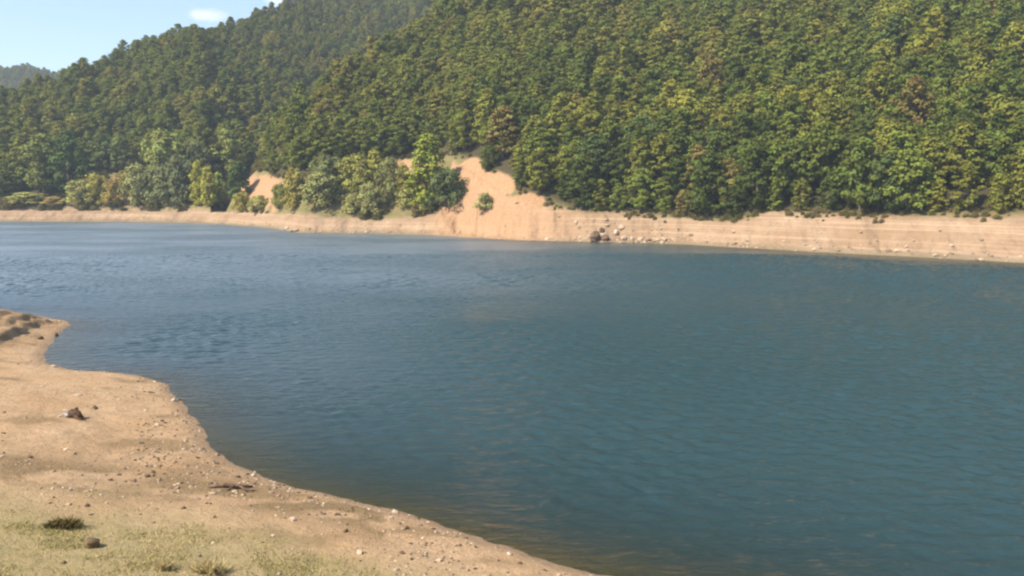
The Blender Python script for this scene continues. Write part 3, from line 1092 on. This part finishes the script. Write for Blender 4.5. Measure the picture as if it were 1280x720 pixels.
a = um.attributes.new("size", 'FLOAT_VECTOR', 'POINT')
a.data.foreach_set("vector", np.stack([ug_s * rng.uniform(0.8, 1.4, n), ug_s * rng.uniform(0.8, 1.4, n), ug_s * rng.uniform(0.6, 1.1, n)], -1).astype(np.float32).ravel())
ug = link("undergrowth", um)
kind(ug, "stuff", "low olive and brown undergrowth along the lip of the far bank", "undergrowth")
g2 = g.copy(); g2.name = "undergrowth_clumps"
for nd, proto in zip([q for q in g2.nodes if q.bl_idname == "GeometryNodeObjectInfo"], DOME + DOME):
    nd.inputs["Object"].default_value = crown_of[proto[0].name]
for nd in g2.nodes:
    if nd.bl_idname == "GeometryNodeSetMaterial":
        nd.inputs["Material"].default_value = M_SCRUB
md = ug.modifiers.new("undergrowth_clumps", 'NODES')
md.node_group = g2

# ------------------------------------------------------------------ air between the hills
HAZE = 0.00036
if HAZE:
    hv = [(sx * 2100, sy, sz) for sz in (-8.0, 270.0) for sx, sy in ((-1, -90), (1, -90), (1, 930), (-1, 930))]
    hme = bpy.data.meshes.new("haze")
    hme.from_pydata(hv, [], [(3, 2, 1, 0), (4, 5, 6, 7), (0, 1, 5, 4), (1, 2, 6, 5), (2, 3, 7, 6), (3, 0, 4, 7)])
    hm = bpy.data.materials.new("haze"); hm.use_nodes = True
    hm.node_tree.nodes.clear()
    ho = hm.node_tree.nodes.new("ShaderNodeOutputMaterial")
    pv = hm.node_tree.nodes.new("ShaderNodeVolumePrincipled")
    pv.inputs["Color"].default_value = (0.72, 0.84, 1.0, 1)
    pv.inputs["Density"].default_value = HAZE
    pv.inputs["Anisotropy"].default_value = 0.0
    hm.node_tree.links.new(pv.outputs[0], ho.inputs["Volume"])
    kind(link("haze", hme, hm), "stuff", "thin bluish summer haze between the hills", "haze")

# ------------------------------------------------------------------ stones
ICO_V = []
_p = (1 + 5 ** 0.5) / 2
for a_ in (-1, 1):
    for b_ in (-_p, _p):
        ICO_V += [(0, a_, b_), (a_, b_, 0), (b_, 0, a_)]
ICO_V = np.array(ICO_V, float); ICO_V /= np.linalg.norm(ICO_V[0])
ICO_F = []
for i in range(12):
    for j in range(i + 1, 12):
        for k in range(j + 1, 12):
            if all(abs(np.linalg.norm(ICO_V[p] - ICO_V[q]) - 1.0515) < 0.02 for p, q in ((i, j), (j, k), (i, k))):
                nrm = np.cross(ICO_V[j] - ICO_V[i], ICO_V[k] - ICO_V[i])
                ICO_F.append((i, j, k) if nrm @ ICO_V[i] > 0 else (i, k, j))
ICO_F = np.array(ICO_F)


def rock_mesh(name, seed, size, rough=0.22, cuts=2):
    import bmesh
    bm = bmesh.new()
    bmesh.ops.create_icosphere(bm, subdivisions=cuts, radius=1.0)
    rng = np.random.default_rng(seed)
    planes = rng.normal(size=(9, 3)); planes /= np.linalg.norm(planes, axis=1, keepdims=True)
    offs = rng.uniform(0.55, 0.9, 9)
    for v in bm.verts:
        c = np.array(v.co)
        for pl, of in zip(planes, offs):
            s = c @ pl
            if s > of:
                c = c - pl * (s - of) * 0.9
        c = c * (1 + rough * 0.25 * rng.normal())
        v.co = Vector((c[0] * size[0], c[1] * size[1], c[2] * size[2]))
    me = bpy.data.meshes.new(name)
    bm.to_mesh(me); bm.free()
    return me


def shore_hit(px, py):
    r = ray(px, py)
    ds = np.arange(8, 75, 0.04)
    x = r[0] / r[1] * ds
    z = shore(x, ds)[0]
    zz = EYE + r[2] / r[1] * ds
    k = int(np.argmax(z >= zz))
    return x[k], ds[k], z[k]


gx = RNG.uniform(-32, 6, 60000); gy = RNG.uniform(9, 62, 60000)
gz, gs = shore(gx, gy)
cpx, cpy, cw = project(gx, gy, gz)
band = np.exp(-((gs - 1.0) / 1.6) ** 2) + 0.75 * np.exp(-((cpy - 622 - 0.05 * (cpx - 300)) / 20) ** 2) * sstep(120, 280, cpx) + 0.16
band = band * (0.25 + 1.5 * sstep(-0.1, 0.5, fbm(gx / 1.8, gy / 1.8, 81, 3)))
band = np.where((cpy > 640) & (cpx < 260), band * 0.25, band)
band = np.where((cpx < 170) & (cpy < 560), band * 0.22, band)
okg = (gs > 0.02) & (RNG.uniform(size=len(gx)) < band * 1.3) & (cpx > -160) & (cpx < 900) & (cw > 8)
gx, gy, gz = gx[okg], gy[okg], gz[okg]
V, Fa, S = [], [], []
for i in range(len(gx)):
    r = min(0.014 + RNG.exponential(0.015), 0.09)
    q = ICO_V * (1 + 0.22 * RNG.normal(size=(12, 1))) * r * np.array([1.2, 1.0, 0.7]) * RNG.uniform(0.7, 1.3, 3)
    an = RNG.uniform(0, 6.28); c, s = math.cos(an), math.sin(an)
    q = q @ np.array([[c, s, 0], [-s, c, 0], [0, 0, 1]]) + np.array([gx[i], gy[i], gz[i] + r * 0.1])
    Fa.append(ICO_F + 12 * i); V.append(q)
    S.append(np.full(20, RNG.uniform(0, 1) if RNG.uniform() > 0.3 else -0.25))
gravel = link("gravel", mesh_poly("gravel", np.concatenate(V), np.concatenate(Fa), {"shade": np.concatenate(S)}), M_GRAVEL)
kind(gravel, "stuff", "loose tan gravel scattered along the near waterline", "gravel")
print("gravel stones:", len(gx))


def stone(px, py, wpx, label, mat, seed, squash=0.7, name="stone"):
    x, y, z = shore_hit(px, py)
    s = y / F * wpx / 2
    o = link(name, rock_mesh(name, seed, (s, s * 0.8, s * squash)), mat)
    o.location = (x, y, z + s * squash * 0.35)
    o.rotation_euler = (0, 0, seed * 1.7)
    return tag(o, label, "stone")


stone(115, 684, 24, "dark brown angular stone lying in the pale grass", M_DARKSTONE, 3, 0.85)
stone(118.5, 511, 9, "small dark brown stone on bare sand beside the root stump", M_DARKSTONE, 5, 0.7)
stone(98, 494, 10, "flat brownish stone on the sand behind the root stump", M_STONE, 6, 0.3)
stone(297, 597, 9, "brown stone near the water just above the driftwood branch", M_DARKSTONE, 8, 0.6)
stone(387, 623, 9, "dark stone on the wet edge past the driftwood branch", M_DARKSTONE, 9, 0.6)
stone(508, 661, 8, "dark pebble close to the waterline at the bottom middle", M_DARKSTONE, 10, 0.7)
stone(432, 665, 9, "dark stone alone on the gravel at the bottom", M_DARKSTONE, 12, 0.7)
stone(637, 693, 9, "whitish stone at the waterline where the beach narrows", M_STONE, 14, 0.7)
stone(217, 501, 10, "pale stone among the pebbles on the curved beach edge", M_STONE, 15, 0.6)
stone(70, 420, 7, "dark stone at the tip of the little sand point", M_DARKSTONE, 16, 1.0)
stone(50, 424, 10, "dark clod under the worn ledge of the little sand point", M_DARKSTONE, 17, 0.6)


# stones lying along the foot of the far bank
rng = np.random.default_rng(66)
V, Fa, S = [], [], []
for q in range(560):
    px_ = rng.normal(785, 45) if q < 200 else rng.uniform(330, 1290)
    tq = float(ray(px_, 300)[0] / ray(px_, 300)[1])
    dd0, dd1 = np.interp(tq, T0, D0), np.interp(tq, T1, D1)
    dq = dd0 + (dd1 - dd0) * min(1.0, abs(rng.normal(0.08, 0.30)))
    zq = hills(np.array([tq]), np.array([dq]))[0][0]
    if zq < -0.1:
        continue
    r = min(0.05 + rng.exponential(0.07), 0.36)
    qv = ICO_V * (1 + 0.2 * rng.normal(size=(12, 1))) * r * np.array([1.2, 1.0, 0.75]) + np.array([tq * dq, dq, zq + r * 0.15])
    Fa.append(ICO_F + 12 * len(V)); V.append(qv); S.append(np.full(20, rng.uniform(0, 1)))
rub = link("rubble", mesh_poly("rubble", np.concatenate(V), np.concatenate(Fa), {"shade": np.concatenate(S)}), M_GRAVEL)
kind(rub, "stuff", "small stones strewn along the foot of the far bank", "rubble")


def boulder(px, py, wpx, hpx, label, seed, mat=None):
    x, y, z = hill_hit(px, py)
    s = y / F
    o = link("boulder", rock_mesh("boulder", seed, (wpx * s / 2, wpx * s / 2 * 0.9, hpx * s * 0.6), 0.3, 3), mat or M_BOULDER)
    o.location = (x, y, z + hpx * s * 0.25)
    o.rotation_euler = (0.2, 0.1, seed * 1.3)
    return tag(o, label, "boulder")


M_DARKROCK = mat_simple("dark_rock", (0.075, 0.045, 0.025), (0.20, 0.13, 0.08), 1.6, 0.9, 0.8, 0.12)
boulder(744, 301, 14, 15, "large dark boulder at the left end of the rock fall", 31, M_DARKROCK)
boulder(752, 292, 8, 8, "dark boulder perched on top of the rock fall", 32, M_DARKROCK)
boulder(756, 301, 11, 8, "brown boulder at the water beside the large dark boulder", 33, M_DARKROCK)
boulder(753, 297, 9, 7, "pale boulder caught between the dark ones of the rock fall", 34)
boulder(770, 294, 8, 6, "brownish boulder halfway up the rock fall", 35)
boulder(777, 289, 8, 6, "topmost pale boulder of the rock fall", 36)
boulder(779, 300, 9, 7, "biggest pale boulder at the foot of the rock fall", 37)
boulder(790, 300, 6, 6, "small pale boulder next to the biggest pale one", 38)
boulder(800, 301, 6, 6, "last small boulder at the right end of the rock fall", 39)
boulder(830, 302, 9, 5, "lone boulder at the water right of the rock fall", 40)
boulder(720, 281, 6, 5, "small boulder on the bank left of the rock fall", 41)
boulder(368, 289.5, 14, 4, "long whitish rock at the tip of the left beach", 42, M_STONE)
boulder(358, 287, 8, 4, "smaller whitish rock beside the long one on the left beach", 43, M_STONE)
boulder(458, 291, 7, 3, "whitish rock at the water below the bushy point", 44, M_STONE)

# ------------------------------------------------------------------ driftwood, stump, grass
x, y, z = shore_hit(93, 522)
s = y / F
stump = bpy.data.objects.new("root_stump", None)
COL.objects.link(stump); stump.location = (x, y, z)
tag(stump, "dark gnarled root stump with grey twigs lying on the bare sand", "stump")
u = s * 10
rt = [([(-0.9 * u, 0.2 * u, 0.1 * u), (-0.2 * u, 0, 0.55 * u), (0.5 * u, -0.1 * u, 0.5 * u), (1.3 * u, -0.35 * u, 0.05 * u)], [0.35 * u, 0.62 * u, 0.5 * u, 0.14 * u]),
      ([(0.1 * u, 0.1 * u, 0.7 * u), (0.25 * u, 0.35 * u, 1.25 * u)], [0.4 * u, 0.18 * u]),
      ([(0.3 * u, -0.3 * u, 0.3 * u), (0.9 * u, -0.9 * u, 0.1 * u), (2.1 * u, -1.2 * u, 0.04 * u)], [0.3 * u, 0.16 * u, 0.05 * u])]
link("root_body", tubes_mesh("root_body", rt, 9), M_ROOT, stump)
tw = [([(-0.6 * u, 0, 0.4 * u), (-1.3 * u, -0.1 * u, 0.5 * u), (-2.1 * u, -0.3 * u, 0.12 * u)], [0.14 * u, 0.1 * u, 0.04 * u])]
link("twig", tubes_mesh("twig", tw, 6), M_GREYTWIG, stump)
tw = [([(-0.6 * u, 0.2 * u, 0.5 * u), (-1.1 * u, 0.3 * u, 0.95 * u), (-1.5 * u, 0.2 * u, 1.0 * u)], [0.2 * u, 0.12 * u, 0.04 * u])]
link("twig", tubes_mesh("twig", tw, 6), M_GREYTWIG, stump)
tw = [([(-0.5 * u, -0.2 * u, 0.35 * u), (-1.0 * u, -0.45 * u, 0.42 * u)], [0.26 * u, 0.2 * u])]
link("twig", tubes_mesh("twig", tw, 6), M_GREYTWIG, stump)

x0, y0, z0 = shore_hit(261, 611); x1, y1, z1_ = shore_hit(316, 611)
br = bpy.data.objects.new("driftwood_branch", None)
COL.objects.link(br); br.location = ((x0 + x1) / 2, (y0 + y1) / 2, (z0 + z1_) / 2)
tag(br, "long thin driftwood branch lying flat on the gravel near the water", "branch")
hx, hy, hzz = (x1 - x0) / 2, (y1 - y0) / 2, (z1_ - z0) / 2
link("stem", tubes_mesh("stem", [([(-hx, -hy, -hzz + .06), (-hx * .3, -hy * .3 + .03, -hzz * .3 + .09), (hx * .4, hy * .4, hzz * .4 + .08), (hx, hy, hzz + .06)], [.035, .06, .055, .03])], 8), M_DRIFT, br)
link("side_twig", tubes_mesh("side_twig", [([(0.1, 0, .08), (0.0, -.25, .06), (-.12, -.5, .03)], [.035, .025, .012])], 6), M_DRIFT, br)
link("side_twig", tubes_mesh("side_twig", [([(.25, 0, .08), (.5, -.28, .07), (.8, -.3, .05)], [.03, .03, .015])], 6), M_DRIFT, br)


def blades(P, hgt, shade, rng, lean=0.5, width=0.012):
    n = len(P)
    an = rng.uniform(0, 6.28, n)
    t = np.stack([np.cos(an), np.sin(an), np.zeros(n)], -1) * (width * rng.uniform(0.7, 1.6, (n, 1)))
    ln = rng.normal(size=(n, 3)) * lean * hgt[:, None]; ln[:, 2] = hgt
    v = np.stack([P - t, P + t, P + ln * [0.45, 0.45, 0.6] + t * 0.7, P + ln], 1)
    return v.reshape(-1, 3), np.arange(4 * n).reshape(-1, 4)[:, [0, 1, 2, 3]], shade


NB = 190000
gx = RNG.uniform(-17, 1, NB); gy = RNG.uniform(9.5, 24, NB)
gz, gs = shore(gx, gy)
cpx, cpy, cw = project(gx, gy, gz)
gl2 = np.interp(cpx, [0, 120, 200, 300, 430, 580], [606, 622, 636, 656, 686, 740])
dens = 1.0 * sstep(-14, 70, cpy - gl2 + 42 * fbm(gx / 2.2, gy / 2.2, 61, 4)) * (0.06 + 0.94 * sstep(-0.1, 0.45, fbm(gx / 0.8, gy / 0.8, 91, 4)))
okb = (RNG.uniform(size=NB) < dens) & (cpx > -120) & (cpx < 620) & (cpy < 790)
P = np.stack([gx, gy, gz - 0.01], -1)[okb]
tone = np.clip(0.60 + 0.5 * fbm(P[:, 0] / 1.6, P[:, 1] / 1.6, 92, 3) + RNG.normal(0, 0.18, len(P)), 0, 1)
v, f, sh = blades(P, RNG.uniform(0.03, 0.09, len(P)), tone, RNG, 0.6, 0.010)
grass = link("grass", mesh_poly("grass", v, f, {"shade": sh}), M_BLADE)
kind(grass, "stuff", "short dry yellow green grass in the near left corner", "grass")
print("blades:", len(P))


def tuft(px, py, wpx, hpx, shades, count, name, label):
    x, y, z = shore_hit(px, py)
    s = y / F
    P = np.stack([RNG.normal(0, wpx * s * 0.2, count).clip(-wpx * s * 0.4, wpx * s * 0.4), RNG.normal(0, wpx * s * 0.11, count).clip(-wpx * s * 0.22, wpx * s * 0.22), np.zeros(count)], -1)
    zz = shore(P[:, 0] + x, P[:, 1] + y)[0] - z
    P[:, 2] = zz - 0.02
    v, f, sh = blades(P, RNG.uniform(0.4, 1.0, count) * hpx * s, RNG.uniform(shades[0], shades[1], count), RNG, 0.45, 0.012)
    o = link(name, mesh_poly(name, v, f, {"shade": sh}), M_TUFT if shades[1] < 0.3 else M_BLADE)
    o.location = (x, y, z)
    return tag(o, label, "grass tuft")


kt = NT("dark_grass_blade")
d_ = kt.n("ShaderNodeBsdfDiffuse")
kt.l(kt.mix(kt.attr("shade"), (0.09, 0.07, 0.02), (0.36, 0.27, 0.10)), d_.inputs["Color"])
kt.l(d_.outputs[0], kt.out.inputs["Surface"])
M_TUFT = kt.m
tuft(82, 659, 44, 15, (0.0, 0.29), 420, "grass_tuft", "dark tuft of rough grass standing out of the pale turf")
tuft(62, 660, 16, 9, (0.0, 0.29), 200, "grass_tuft", "small dark tuft beside the larger dark one")
tuft(262, 716, 46, 22, (0.8, 1.0), 240, "grass_tuft", "tall pale straw tuft at the bottom edge")
tuft(205, 712, 30, 17, (0.7, 1.0), 170, "grass_tuft", "thin pale straw tuft left of the tall one")
